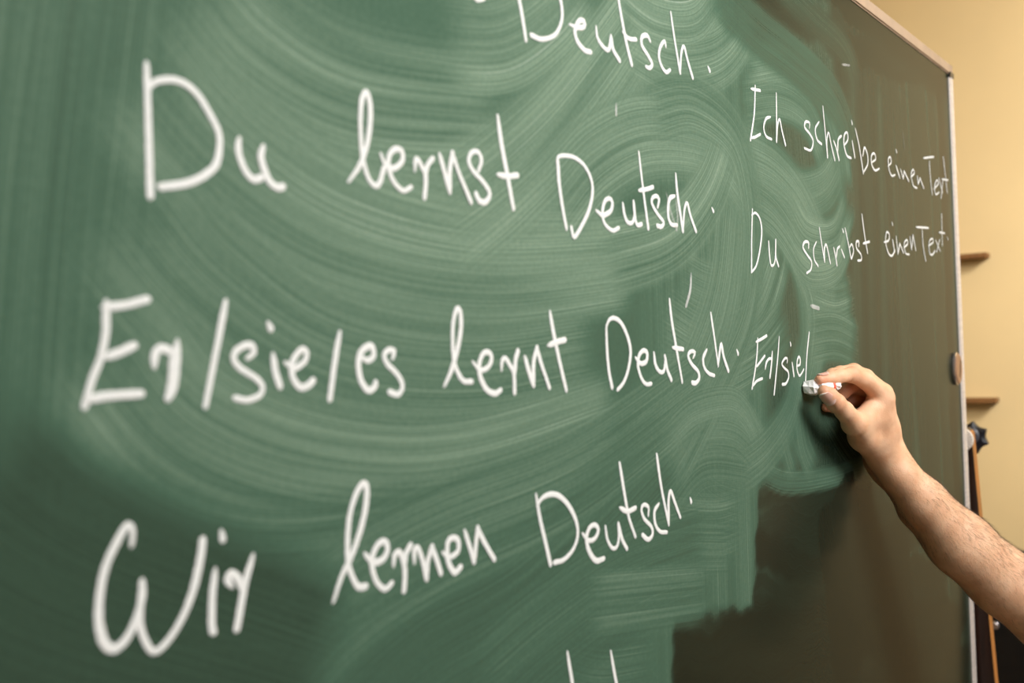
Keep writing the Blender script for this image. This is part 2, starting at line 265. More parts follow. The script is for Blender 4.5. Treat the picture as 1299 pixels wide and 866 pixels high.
def board_surface():
    x0, x1, z0, z1 = BX0+FR, BX1-FR, BZ0+FR, BZ1-FR
    nx, nz = 520, 226
    gx, gz = np.meshgrid(np.linspace(x0, x1, nx), np.linspace(z0, z1, nz))
    G = np.stack([gx.ravel(), gz.ravel()], 1)
    cell = (x1-x0)/(nx-1)
    layers = np.zeros((NL, len(G), 4), np.float32); used = np.zeros((NL, len(G)), bool)
    rng = random.Random(5)
    # hand-made wipes wander: a smooth wobble of a few millimetres, finer and rougher along the way
    wx = sum(a*np.sin(fx*G[:, 0]+fz*G[:, 1]+p) for a, fx, fz, p in ((.0045, 23, 31, .4), (.003, -57, 44, 2.1), (.0018, 120, 97, 4.0), (.0012, -210, 260, 1.0)))
    wz = sum(a*np.sin(fx*G[:, 0]+fz*G[:, 1]+p) for a, fx, fz, p in ((.0045, 29, -21, 1.4), (.003, 61, 38, 3.1), (.0018, -101, 131, .3), (.0012, 240, 190, 2.2)))
    WARP = np.stack([wx, wz], 1)
    for wi, (flat, hw, inten) in enumerate(WIPES):
        path = catmull(pts(flat), 0.008)
        ext = hw*1.12+2.2*cell
        lo, hi = path.min(0)-ext, path.max(0)+ext
        idx = np.where((G[:, 0] > lo[0]) & (G[:, 0] < hi[0]) & (G[:, 1] > lo[1]) & (G[:, 1] < hi[1]))[0]
        if not len(idx): continue
        q = G[idx]; q = q+WARP[idx]*(1.0 if inten < 0.05 else 0.0); best = np.full(len(idx), 1e9); bu = np.zeros(len(idx)); bv = np.zeros(len(idx))
        seg = path[1:]-path[:-1]; L = np.linalg.norm(seg, axis=1)+1e-9; cum = np.concatenate([[0], np.cumsum(L)])
        for k in range(len(seg)):
            w = q-path[k]; t0 = (w@seg[k])/(L[k]**2)
            t = np.clip(t0, 0, 1); dv = w-t[:, None]*seg[k]; d = np.linalg.norm(dv, axis=1)
            cr = (seg[k, 0]*w[:, 1]-seg[k, 1]*w[:, 0])/L[k]
            m = d < best; best[m] = d[m]; bv[m] = cr[m]; bu[m] = cum[k]+(t0[m] if k in (0, len(seg)-1) else t[m])*L[k]
        near = best < ext; idx, best, bu, bv = idx[near], best[near], bu[near], bv[near]
        # the wipes lie over each other in drawing order: take the lowest free layer above those already touched
        touched = used[:, idx].any(1); top = max([i for i in range(NL) if touched[i]], default=-1)
        if top+1 < NL: ly = top+1
        else:
            free = [i for i in range(NL) if not touched[i]]
            ly = free[-1] if free else -1
        if ly < 0:
            continue
        used[ly, idx] = True
        soft = 0.012 if inten < 0.05 else 0.03 if inten < 0.22 else hw*0.45
        cov = np.clip((hw-np.maximum(np.abs(bv), best if cum[-1] < 0.06 else 0))/soft, 0, 1); cov = cov*cov*(3-2*cov)
        tp = min(0.05, cum[-1]*0.3) if inten > 0.05 else 0.012
        endf = np.clip(np.minimum(bu, cum[-1]-bu)/tp+0.15, 0, 1); cov = cov*endf*endf*(3-2*endf)
        layers[ly, idx, 0] = bu+wi*3.7; layers[ly, idx, 1] = bv+wi*0.71
        layers[ly, idx, 2] = inten; layers[ly, idx, 3] = cov*(0.88 if inten > 0.22 else 0.93)
    v = np.stack([G[:, 0], np.zeros(len(G)), G[:, 1]], 1)
    i = np.arange(nx*nz).reshape(nz, nx)
    f = np.stack([i[:-1, :-1].ravel(), i[:-1, 1:].ravel(), i[1:, 1:].ravel(), i[1:, :-1].ravel()], 1)
    me = bpy.data.meshes.new('writing_surface')
    me.vertices.add(len(v)); me.vertices.foreach_set('co', v.astype(np.float32).ravel())
    me.loops.add(f.size); me.loops.foreach_set('vertex_index', f.ravel().astype(np.int32))
    me.polygons.add(len(f)); me.polygons.foreach_set('loop_start', np.arange(0, f.size, 4, dtype=np.int32))
    me.update(calc_edges=True)
    for k in range(NL):
        a = me.attributes.new('wipe_%d' % k, 'FLOAT_COLOR', 'POINT'); a.data.foreach_set('color', layers[k].ravel())
    return me

t = NT('chalk_dusted_green_board'); v = t.coord()
base = t.noise(v, 3.0, 3)
fine = t.noise(v, 260.0, 3, 0.6)
dust = t.ramp(base, 0.3, 0.7, 0.24, 0.32)
for k in range(NL):
    at = t.n('ShaderNodeAttribute', attribute_name='wipe_%d' % k)
    sp = t.n('ShaderNodeSeparateColor'); t.l(at.outputs['Color'], sp.inputs[0])
    cb = t.n('ShaderNodeCombineXYZ')
    t.l(t.math('MULTIPLY', sp.outputs[0], 1.6), cb.inputs[0]); t.l(t.math('MULTIPLY', sp.outputs[1], 620.0), cb.inputs[1])
    n1 = t.noise(cb.outputs[0], 1.0, 5, 0.68)
    cb2 = t.n('ShaderNodeCombineXYZ')
    t.l(t.math('MULTIPLY', sp.outputs[0], 2.6), cb2.inputs[0]); t.l(t.math('MULTIPLY', sp.outputs[1], 34.0), cb2.inputs[1])
    n2 = t.noise(cb2.outputs[0], 1.0, 3)
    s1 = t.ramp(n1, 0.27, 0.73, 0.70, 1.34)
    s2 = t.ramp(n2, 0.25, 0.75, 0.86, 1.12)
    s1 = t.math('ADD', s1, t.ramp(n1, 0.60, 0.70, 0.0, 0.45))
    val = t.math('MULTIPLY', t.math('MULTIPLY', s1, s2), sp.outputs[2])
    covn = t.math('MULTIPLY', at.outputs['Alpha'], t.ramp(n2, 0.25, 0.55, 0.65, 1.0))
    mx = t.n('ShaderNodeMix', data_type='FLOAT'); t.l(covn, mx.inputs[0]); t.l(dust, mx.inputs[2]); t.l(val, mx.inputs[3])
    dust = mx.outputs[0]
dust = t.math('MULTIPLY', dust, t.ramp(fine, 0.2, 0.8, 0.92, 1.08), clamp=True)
cr = t.n('ShaderNodeValToRGB'); t.l(dust, cr.inputs[0]); el = cr.color_ramp.elements
for i, (p, c) in enumerate(((0.0, (0.013, 0.011, 0.006)), (0.30, (0.064, 0.124, 0.085)), (0.60, (0.192, 0.278, 0.204)), (1.0, (0.46, 0.52, 0.48)))):
    e_ = el[0] if i == 0 else (el[len(el)-1] if i == 3 else el.new(p)); e_.position = p; e_.color = (*c, 1)
t.l(cr.outputs[0], t.b.inputs['Base Color'])
t.l(t.ramp(dust, 0.05, 0.4, 0.19, 0.50), t.b.inputs['Roughness'])
t.b.inputs['IOR'].default_value = 1.12
t.b.inputs['Specular IOR Level'].default_value = 0.4
t.b.inputs['Specular Tint'].default_value = (1.0, 0.88, 0.74, 1)  # warm bounce of the yellow wall painted into the tint and cleanest tone
t.bump(fine, 0.15, 0.0002)
board_mat = t.m
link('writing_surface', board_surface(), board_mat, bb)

aluminium = plain('brushed_aluminium', (0.80, 0.74, 0.71), 0.5, 0.25, var=0.08, scale=20, stretch=(1, 1, 12))
beige = plain('dim_lit_aluminium', (0.48, 0.36, 0.27), 0.5, 0.15, var=0.08, scale=20)  # same aluminium as above, its dimmer warm light painted into the colour
dark_back = plain('board_back_panel', (0.10, 0.13, 0.11), 0.6)
TH = 0.022
box('back_panel', dark_back, bb, BX0+0.01, BX1-0.01, 0.004, TH-0.002, BZ0+0.01, BZ1-0.01)
tag(box('frame_rail', beige, bb, BX0, BX1, -0.003, TH, BZ1-FR, BZ1, bev=0.002), 'top rail of the aluminium frame, its beige lighting painted in')
box('frame_rail', aluminium, bb, BX0, BX1, -0.003, TH, BZ0, BZ0+FR, bev=0.002)
tag(box('frame_rail', aluminium, bb, BX1-0.023, BX1, -0.003, TH, BZ0+FR, BZ1-FR, bev=0.002), 'pale aluminium rail of the right edge')
box('frame_rail', aluminium, bb, BX0, BX0+FR, -0.003, TH, BZ0+FR, BZ1-FR, bev=0.002)
dark_plastic = plain('black_plastic', (0.012, 0.012, 0.016), 0.35, var=0.2)
bm = bmesh.new(); box_bm(bm, BX1-0.024, BX1+0.0012, -0.0042, 0.0, BZ1-0.024, BZ1-0.015)
done('corner_cap', bm, dark_plastic, bb)

# chalk ----------------------------------------------------------------
t = NT('white_chalk'); uv = t.n('ShaderNodeAttribute', attribute_name='stroke'); sp = t.n('ShaderNodeSeparateXYZ')
t.l(uv.outputs['Vector'], sp.inputs[0]); v = t.coord()
g = t.noise(v, 900.0, 3, 0.6)
edge = t.math('ABSOLUTE', sp.outputs[1])
long = t.n('ShaderNodeCombineXYZ'); t.l(t.math('MULTIPLY', sp.outputs[0], 25.0), long.inputs[0]); t.l(t.math('MULTIPLY', sp.outputs[1], 2.5), long.inputs[1])
gl = t.noise(long.outputs[0], 1.0, 4, 0.6)
lim = t.ramp(edge, 0.45, 1.0, 0.0, 0.62)
a = t.math('SUBTRACT', t.math('ADD', t.math('MULTIPLY', g, 0.55), t.math('MULTIPLY', gl, 0.45)), lim)
thr = t.math('SUBTRACT', 1.0, sp.outputs[2])     # a lighter pressure leaves more gaps
alpha = t.math('MULTIPLY', t.math('SUBTRACT', a, t.math('MULTIPLY', thr, 0.55)), 5.0)
alpha = t.math('MINIMUM', t.math('ADD', alpha, 0.05, clamp=True), t.ramp(sp.outputs[2], 0.1, 0.9, 0.03, 0.97))
t.l(t.mix(t.ramp(g, 0.3, 0.7), (0.74, 0.75, 0.75), (0.86, 0.87, 0.87)), t.b.inputs['Base Color'])
t.b.inputs['Roughness'].default_value = 0.95; t.b.inputs['Specular IOR Level'].default_value = 0.2
t.l(alpha, t.b.inputs['Alpha'])
chalk_mat = t.m

CW = 0.0055
rs = random.Random(11)
def chalk_mesh(name, strokes, width=CW, press=1.0, off0=0.0003):
    V, Fc, A = [], [], []
    for si, flat in enumerate(strokes):
        p = catmull(pts(flat), 0.003); n = len(p)
        tg = np.gradient(p, axis=0); tg /= (np.linalg.norm(tg, axis=1)[:, None]+1e-9)
        nr = np.stack([-tg[:, 1], tg[:, 0]], 1)
        L = np.concatenate([[0], np.cumsum(np.linalg.norm(p[1:]-p[:-1], axis=1))]); T = L[-1]
        w0 = width*rs.uniform(0.92, 1.08); ph = rs.uniform(0, 6); sd = rs.uniform(0, 40)
        off = off0+si*0.00012
        # round caps: extra rows at both ends
        rows = []
        for a in (1.0, 0.72, 0.4): rows.append((p[0]-tg[0]*w0*0.5*a, nr[0], math.sqrt(max(0.0, 1-a*a)), -w0*0.5*a))
        for i in range(n): rows.append((p[i], nr[i], 1.0, L[i]))
        for a in (0.4, 0.72, 1.0): rows.append((p[-1]+tg[-1]*w0*0.5*a, nr[-1], math.sqrt(max(0.0, 1-a*a)), T+w0*0.5*a))
        b0 = len(V)
        for c, m, k, l in rows:
            fr = l/max(T, 1e-6)
            tap = 0.72+0.28*min(1, max(0, fr*7+0.2))
            pr = press*(0.80+0.2*min(1, max(0, fr*5+0.3)))*(0.95+0.05*math.sin(l*150+ph))
            if T > 0.03: tap *= 0.93+0.09*math.sin(l*60+ph)
            hw = max(w0*0.5*k*tap, 0.00005)
            for j in (-1, -0.5, 0, 0.5, 1):
                q = c+m*hw*j
                V.append((q[0], -(off+0.00045*(1-j*j)*k), q[1])); A.append((l+sd, j, pr))
        for i in range(len(rows)-1):
            for j in range(4):
                a = b0+i*5+j; Fc.append((a, a+5, a+6, a+1))
    me = mesh(name, V, Fc, True)
    at = me.attributes.new('stroke', 'FLOAT_VECTOR', 'POINT'); at.data.foreach_set('vector', np.asarray(A, np.float32).ravel())
    me.materials.append(chalk_mat)
    return me
for w, letters in WORDS:
    zs = [c for _, ss in letters for s in ss for c in s[1::2]]; xs = [c for _, ss in letters for s in ss for c in s[::2]]
    e = bpy.data.objects.new('chalk_word', None); col.objects.link(e); e.parent = bb
    e['label'] = 'white chalk word "%s"' % w
    for l, ss in letters:
        width = CW*(0.80 if min(xs) > 9800 else 1.0)
        o = link('chalk_letter', chalk_mesh('chalk_letter', ss, width), None, e)
        o['label'] = 'chalk mark %s' % (l.replace('_', ' '))
for flat, w, s in GHOST:
    o = link('chalk_smudge', chalk_mesh('chalk_smudge', [flat], w, s), None, bb); o['label'] = 'faint leftover chalk smudge'

# edge latch ------------------------------------------------------------
tan = plain('tan_metal', (0.42, 0.24, 0.14), 0.5, 0.2, var=0.1)
chrome = plain('worn_chrome', (0.70, 0.64, 0.66), 0.25, 0.9, var=0.05)
def oval(name, cx, cz, rx, rz, y0, y1, mat, parent, n=28):
    bm = bmesh.new(); rings = []
    for (k, y) in ((1.0, y0), (1.0, y1+0.0015), (0.9, y1)):
        rings.append([bm.verts.new((cx+rx*k*math.cos(a), y, cz+rz*k*math.sin(a))) for a in [2*math.pi*i/n for i in range(n)]])
    for r0, r1 in zip(rings, rings[1:]):
        for i in range(n): bm.faces.new((r0[i], r0[(i+1) % n], r1[(i+1) % n], r1[i]))
    bm.faces.new(rings[-1]); bm.faces.new(rings[0][::-1])
    return done(name, bm, mat, parent)
LZ = 1.421
lt = oval('edge_latch', 1.868, LZ, 0.021, 0.027, -0.001, -0.0075, tan, bb); lt['label'] = 'oval tan latch on the right edge'
oval('latch_rim', 1.866, LZ, 0.0225, 0.0285, -0.001, -0.0055, chrome, lt)
bm = bmesh.new(); r = bmesh.ops.create_cube(bm, size=1)
for q in r['verts']: q.co = Matrix.Rotation(0.35, 3, 'Y') @ Vector((q.co.x*0.0022, q.co.y*0.001, q.co.z*0.030))+Vector((1.872, -0.0078, LZ))
done('latch_slot', bm, dark_plastic, lt)

st = bpy.data.objects.new('board_stand', None); col.objects.link(st); st.location = (0, 0, 0)
tag(st, 'dark brown stand with orange edges and star knob at the right end of the blackboard', 'stand')
# stand -------------------------------------------------------------------
dark_wood = plain('dark_brown_lacquer', (0.022, 0.009, 0.006), 0.35, var=0.3, scale=12, stretch=(8, 8, 1))
orange_wood = plain('orange_stained_wood', (0.42, 0.15, 0.025), 0.45, var=0.2, scale=12, stretch=(8, 8, 1))
PVZ = 1.289; YC = TH/2
def post(xa, xb, sgn):
    # tapered leg: narrow round head at the pivot, wider foot; the two broad sides dark, the narrow edges orange
    n = 10; prof = []
    hw0, hw1 = 0.0178, 0.081
    for i in range(n+1):
        a = math.pi*i/n; prof.append((YC-math.cos(a)*hw0, PVZ+0.008+math.sin(a)*hw0*0.75))
    prof += [(YC+hw1, 0.06), (YC-hw1, 0.06)]
    bm = bmesh.new()
    A = [bm.verts.new((xa, y, z)) for y, z in prof]; Bv = [bm.verts.new((xb, y, z)) for y, z in prof]
    bm.faces.new(A); bm.faces.new(Bv[::-1]); N = len(prof)
    for i in range(N):
        f = bm.faces.new((A[i], Bv[i], Bv[(i+1) % N], A[(i+1) % N]))
        f.material_index = 0 if 2 <= i < n-1 else 1
    es = [e for e in bm.edges]
    o = done('stand_post', bm, dark_wood, st); o.data.materials.append(orange_wood)
    base = box('stand_foot', dark_wood, st, xa-0.005, xb+0.005, YC-0.32, YC+0.32, 0.0, 0.06, bev=0.006)
    return o
post(1.940, 1.966, 1); post(BX0-0.047, BX0-0.015, -1)
box('stand_crossbar', dark_wood, st, BX0-0.015, 1.940, YC-0.02, YC+0.02, 0.22, 0.28, bev=0.004)

def axis_x(name, prof, cx, cy, cz, mat, parent, n=48, wave=None):
    # lathe about the x axis; wave(angle, ring) scales the radius
    bm = bmesh.new(); rings = []
    for ri, (x, r) in enumerate(prof):
        rings.append([bm.verts.new((cx+x, cy+r*(wave(a, ri) if wave else 1)*math.cos(a), cz+r*(wave(a, ri) if wave else 1)*math.sin(a))) for a in [2*math.pi*i/n for i in range(n)]])
    for r0, r1 in zip(rings, rings[1:]):
        for i in range(n): bm.faces.new((r0[i], r0[(i+1) % n], r1[(i+1) % n], r1[i]))
    bm.faces.new(rings[0]); bm.faces.new(rings[-1])
    return done(name, bm, mat, parent)
ivory = plain('ivory_plastic', (0.80, 0.74, 0.68), 0.4, var=0.05)
def ridged_disc():
    n = 96; bm = bmesh.new(); rings = []
    for (r, base, amp) in ((0.004, 0.0, 0.0), (0.010, 0.0, 0.0006), (0.0208, -0.001, 0.0022), (0.0216, 0.004, 0.0)):
        rings.append([bm.verts.new((1.9345+base+(amp if i % 4 < 2 else -amp*0.2), YC+r*math.cos(2*math.pi*i/n), PVZ+r*math.sin(2*math.pi*i/n))) for i in range(n)])
    rings.append([bm.verts.new((1.940, YC+0.0216*math.cos(2*math.pi*i/n), PVZ+0.0216*math.sin(2*math.pi*i/n))) for i in range(n)])
    for r0, r1 in zip(rings, rings[1:]):
        for i in range(n): bm.faces.new((r0[i], r0[(i+1) % n], r1[(i+1) % n], r1[i]))
    bm.faces.new(rings[0]); bm.faces.new(rings[-1])
    o = done('serrated_disc', bm, ivory, st); o['label'] = 'ivory ridged tilt disc'
ridged_disc()
axis_x('pivot_bolt', [(-0.014, 0.006), (0.0, 0.006)], 1.936, YC, PVZ, chrome, st, 16)
star = axis_x('star_knob', [(-0.03, 0.010), (-0.001, 0.010), (0.0, 0.022), (0.003, 0.029), (0.015, 0.029), (0.019, 0.023)], 2.010, YC, PVZ-0.005, dark_plastic, st, 84,
       lambda a, ri: 1 if ri < 2 else 1.12-0.26*abs(math.sin(3.5*a+0.35))**0.8)
star['label'] = 'black star-shaped clamping knob'
axis_x('knob_hub', [(-0.003, 0.012), (0.0, 0.0165), (0.004, 0.0165)], 2.009, YC, PVZ, plain('grey_hub', (0.06, 0.06, 0.075), 0.4), star, 32)

# ------------------------------------------------------------------ wall shelves and the black cabinet
shelf_wood = plain('brown_shelf_wood', (0.22, 0.10, 0.03), 0.5, var=0.15, stretch=(1, 6, 1))
def ledge(pxr, py, label):
    p = P(pxr, py, 1); d = p-CAM; q = CAM+d*((X1-CAM.x)/d.x)
    yr, z = q.y, q.z
    o = box('wall_shelf', shelf_wood, None, X1-0.055, X1-0.0005, yr, yr+0.55, z-0.008, z+0.008, bev=0.002)
    tag(o, label, 'shelf', 'wall shelves')
ledge(1256, 324, 'thin brown wooden shelf on the yellow wall, the upper one, level with the chalk text')
ledge(1268, 507, 'thin brown wooden shelf on the yellow wall, the lower one, above the black knob')
blk = plain('black_lacquer', (0.004, 0.004, 0.004), 0.45, var=0.2)
cb_ = bpy.data.objects.new('black_cabinet', None); col.objects.link(cb_); cb_.location = (2.95, 0.17, 0)
tag(cb_, 'black cabinet below the forearm, beside the brown post', 'cabinet')
def cbox(name, mat, *d, bev=0.004):
    o = box(name, mat, cb_, *d, bev=bev); return o
cbox('body', blk, -0.28, 0.28, -0.29, 0.29, 0.04, 0.80)
cbox('worktop', blk, -0.30, 0.29, -0.305, 0.305, 0.80, 0.825)
for y0 in (-0.286, 0.002):
    d_ = cbox('door', blk, -0.298, -0.28, y0, y0+0.284, 0.06, 0.79)
    k_ = axis_x('door_knob', [(-0.022, 0.007), (-0.018, 0.010), (-0.010, 0.008), (0.0, 0.005)], -0.298, -0.060 if y0 < 0 else 0.060, 0.760, chrome, d_, 20)
for sx in (-0.24, 0.24):
    for sy in (-0.25, 0.25): cbox('foot', blk, sx-0.02, sx+0.02, sy-0.02, sy+0.02, 0.0, 0.04, bev=0.002)

# ------------------------------------------------------------------ the arm and hand
def seg(pa, pb, ra, rb): return (np.array(pa, float), np.array(pb, float), ra, rb)
def chain(js):   # (px, py, z, r)
    return [seg(P(*a[:3]), P(*b[:3]), a[3], b[3]) for a, b in zip(js, js[1:])]
index = [(1119, 502, 1.232, .0125), (1098, 483, 1.210, .0098), (1081, 475, 1.194, .0092), (1064, 477, 1.178, .0080), (1055, 479, 1.172, .0074), (1040, 481.5, 1.162, .0060)]
middle = [(1119, 498, 1.254, .0120), (1098, 478, 1.236, .0096), (1083, 470.5, 1.222, .0091), (1066, 473, 1.206, .0082), (1056, 475.5, 1.198, .0076), (1046, 482, 1.186, .0066)]
ring = [(1114, 500, 1.274, .0115), (1094, 491, 1.253, .0108), (1080, 488, 1.239, .0100), (1069, 497, 1.227, .0086), (1062, 504, 1.222, .0074), (1056, 510, 1.208, .0064)]
pinky = [(1106, 512, 1.292, .0110), (1093, 509, 1.270, .0096), (1081, 507, 1.256, .0090), (1069, 514, 1.240, .0074), (1058, 516.5, 1.232, .0064), (1047.5, 516.5, 1.215, .0055)]
thumb = [(1083, 536, 1.196, .0135), (1071, 521, 1.172, .0108), (1060.5, 510.5, 1.158, .0104), (1052, 502, 1.150, .0094), (1045.6, 496.6, 1.145, .0076)]
palm = []
W1, W2 = (1129, 586, 1.292), (1128, 588, 1.325)
palm += chain([(1120, 505, 1.234, .0135), (1124, 545, 1.262, .0150), (1127, 580, 1.292, .0190)])
palm += chain([(1119, 500, 1.256, .0130), (1122, 545, 1.282, .0160), (1127, 584, 1.308, .0200)])
palm += chain([(1114, 504, 1.276, .0125), (1114, 548, 1.300, .0160), (1124, 586, 1.322, .0190)])
palm += chain([(1108, 511, 1.290, .0115), (1104, 552, 1.315, .0150), (1120, 588, 1.332, .0180)])
palm += chain([(1084, 537, 1.200, .0140), (1096, 553, 1.238, .0172), (1116, 577, 1.276, .0180)])     # thenar
palm += chain([(1104, 530, 1.232, .0100), (1110, 552, 1.252, .0150)])
palm += chain([(1098, 531, 1.217, .0120), (1113, 528, 1.236, .0140)])+chain([(1113, 514, 1.233, .0125), (1117, 562, 1.262, .0175)])
web = chain([(1090, 532, 1.206, .0085), (1104, 518, 1.222, .0085), (1117, 507, 1.234, .0105)])
fore = []
for dz, k in ((-0.026, 1.0), (-0.004, 0.95)):
    fore += chain([(1127, 582, 1.302+dz, .0200*k), (1139, 599, 1.303+dz, .0215*k), (1170, 635, 1.312+dz, .0275*k), (1219, 690, 1.326+dz, .0390*k),
                   (1273, 738, 1.342+dz, .0420*k), (1335, 788, 1.358+dz, .0440*k), (1400, 850, 1.378+dz, .0400*k)])
fore += chain([(1110, 586, 1.322, .0115), (1126, 604, 1.326, .0120), (1160, 648, 1.332, .0180), (1200, 690, 1.34, .0260)])      # ulna side
creases = [((1054, 518, 1.149), (1067, 504, 1.149)), ((1056, 520, 1.151), (1068, 507, 1.151)),
           ((1089, 520, 1.196), (1108, 506, 1.212)), ((1078, 484, 1.185), (1082, 482, 1.182)),
           ((1100, 508, 1.205), (1093, 493, 1.20)), ((1084, 562, 1.232), (1094, 566, 1.225)), ((1088, 569, 1.245), (1099, 572, 1.237))]

def build_arm():
    o0 = np.array(P(1128, 586, 1.30)); e0 = np.array(P(1400, 850, 1.385))
    ax = (e0-o0); ax /= np.linalg.norm(ax); fw = np.array(FW); az = fw-ax*(fw@ax); az /= np.linalg.norm(az); ay = np.cross(az, ax)
    R = np.stack([ax, ay, az], 0)
    loc = lambda p: R@(np.asarray(p)-o0)
    prims = index+middle+ring+pinky+thumb
    allseg = palm+web+fore+chain(index)+chain(middle)+chain(ring)+chain(pinky)+chain(thumb)
    P3 = np.array([loc(s[i]) for s in allseg for i in (0, 1)]); RR = np.array([s[i] for s in allseg for i in (2, 3)])
    lo = (P3-RR[:, None]).min(0)-0.006; hi = (P3+RR[:, None]).max(0)+0.006
    h = 0.0012
    n = np.ceil((hi-lo)/h).astype(int)+1
    xs = [lo[i]+h*np.arange(n[i]) for i in range(3)]
    def field(segs, k, pad=0.02):
        F = np.full(n, 0.05, np.float32)
        for s in segs:
            a, b = loc(s[0]), loc(s[1]); r = max(s[2], s[3])+pad
            i0 = np.clip(np.floor((np.minimum(a, b)-r-lo)/h).astype(int), 0, n); i1 = np.clip(np.ceil((np.maximum(a, b)+r-lo)/h).astype(int)+1, 0, n)
            sl = tuple(slice(p, q) for p, q in zip(i0, i1))
            X, Y, Z = (xs[d][sl[d]].astype(np.float32) for d in range(3))
            X = X[:, None, None]-a[0]; Y = Y[None, :, None]-a[1]; Z = Z[None, None, :]-a[2]
            ba = b-a; L2 = float(ba@ba)+1e-12
            tt = np.clip((X*ba[0]+Y*ba[1]+Z*ba[2])/L2, 0, 1)
            d = np.sqrt((X-tt*ba[0])**2+(Y-tt*ba[1])**2+(Z-tt*ba[2])**2)-(s[2]+tt*(s[3]-s[2]))
            F[sl] = smin(F[sl], d.astype(np.float32), k)
        return F
    def smin(a, b, k):
        hh = np.clip(0.5+0.5*(b-a)/k, 0, 1); return b*(1-hh)+a*hh-k*hh*(1-hh)
    body = smin(field(palm, 0.012), field(fore, 0.014), 0.016)
    body = smin(body, field(web, 0.006), 0.010)
    F = body.copy()
    for fin, k in ((index, .007), (middle, .006), (ring, .005), (pinky, .005), (thumb, .009)):
        F = np.minimum(F, smin(body, field(chain(fin), 0.004), k))
    for c in creases:
        a, b = loc(P(*c[0])), loc(P(*c[1])); r = 0.006
        i0 = np.clip(np.floor((np.minimum(a, b)-r-lo)/h).astype(int), 0, n); i1 = np.clip(np.ceil((np.maximum(a, b)+r-lo)/h).astype(int)+1, 0, n)
        sl = tuple(slice(p, q) for p, q in zip(i0, i1))
        X = xs[0][sl[0]][:, None, None]-a[0]; Y = xs[1][sl[1]][None, :, None]-a[1]; Z = xs[2][sl[2]][None, None, :]-a[2]
        ba = b-a; tt = np.clip((X*ba[0]+Y*ba[1]+Z*ba[2])/(ba@ba), 0, 1)
        d2 = (X-tt*ba[0])**2+(Y-tt*ba[1])**2+(Z-tt*ba[2])**2
        F[sl] += (0.0013*np.exp(-d2/(0.0017**2))).astype(np.float32)
    # surface nets
    S = F < 0
    c = [S[i:n[0]-1+i, j:n[1]-1+j, k:n[2]-1+k] for i in (0, 1) for j in (0, 1) for k in (0, 1)]
    cnt = sum(x.astype(np.int8) for x in c); act = (cnt > 0) & (cnt < 8)
    I = np.argwhere(act); vid = np.full(act.shape, -1, np.int32); vid[act] = np.arange(len(I))
    acc = np.zeros((len(I), 3)); num = np.zeros(len(I))
    cor = [(i, j, k) for i in (0, 1) for j in (0, 1) for k in (0, 1)]
    val = {q: F[I[:, 0]+q[0], I[:, 1]+q[1], I[:, 2]+q[2]] for q in cor}
    for q in cor:
        for d in range(3):
            if q[d]: continue
            q2 = list(q); q2[d] = 1; q2 = tuple(q2); A_, B_ = val[q], val[q2]; m = (A_ < 0) != (B_ < 0)
            tt = np.where(m, A_/np.where(m, A_-B_, 1), 0); p = np.array(q, float)[None].repeat(len(I), 0); p[:, d] += tt
            acc[m] += p[m]; num[m] += 1
    V = lo+h*(I+acc/num[:, None])
    faces = []
    for d in range(3):
        e1, e2 = (d+1) % 3, (d+2) % 3
        sl0 = [slice(1, n[i]-1) for i in range(3)]; sl0[d] = slice(0, n[d]-1)
        sl1 = list(sl0); sl1[d] = slice(1, n[d])
        A_, B_ = S[tuple(sl0)], S[tuple(sl1)]
        for inside in (True, False):
            m = np.argwhere((A_ == inside) & (B_ == (not inside)))
            if not len(m): continue
            g = m.copy()
            for i in range(3): g[:, i] += sl0[i].start
            def vv(o1, o2):
                q = g.copy(); q[:, e1] -= o1; q[:, e2] -= o2; return vid[q[:, 0], q[:, 1], q[:, 2]]
            quad = np.stack([vv(0, 0), vv(1, 0), vv(1, 1), vv(0, 1)], 1)
            faces.append(quad if inside else quad[:, ::-1])
    Fq = np.vstack(faces)
    # relax
    E = np.vstack([Fq[:, [0, 1]], Fq[:, [1, 2]], Fq[:, [2, 3]], Fq[:, [3, 0]]])
    for lam in (0.5, -0.42, 0.5, -0.42, 0.4):
        sm = np.zeros_like(V); dg = np.zeros(len(V))
        for i, j in ((0, 1), (1, 0)):
            for d in range(3): sm[:, d] += np.bincount(E[:, i], V[E[:, j], d], len(V))
            dg += np.bincount(E[:, i], minlength=len(V))
        V = V+lam*(sm/dg[:, None]-V)
    Wd = V@R+o0
    me = bpy.data.meshes.new('person'); me.vertices.add(len(Wd)); me.vertices.foreach_set('co', Wd.astype(np.float32).ravel())
    me.loops.add(Fq.size); me.loops.foreach_set('vertex_index', Fq.ravel().astype(np.int32))
    me.polygons.add(len(Fq)); me.polygons.foreach_set('loop_start', np.arange(0, Fq.size, 4, dtype=np.int32))
    me.polygons.foreach_set('use_smooth', np.ones(len(Fq), bool))
    me.update(calc_edges=True)
    # skin redness: fingertips and knuckles carry more blood; the curled hand's hollow redder too
    red = np.zeros(len(Wd))
    for (x, y, z, r, s) in ((1040, 482, 1.162, .014, 1), (1046, 497, 1.145, .014, .9), (1047, 517, 1.215, .014, 1), (1081, 475, 1.194, .014, .5), (1060, 511, 1.150, .014, .5),
                         (1119, 500, 1.235, .018, .35), (1092, 512, 1.26, .03, .8), (1068, 495, 1.24, .03, .9)):
        red = np.maximum(red, s*np.exp(-((Wd-np.array(P(x, y, z)))**2).sum(1)/(r*r)))
    a = me.attributes.new('redness', 'FLOAT', 'POINT'); a.data.foreach_set('value', red.astype(np.float32))
    return me, Wd, np.array(o0), ax

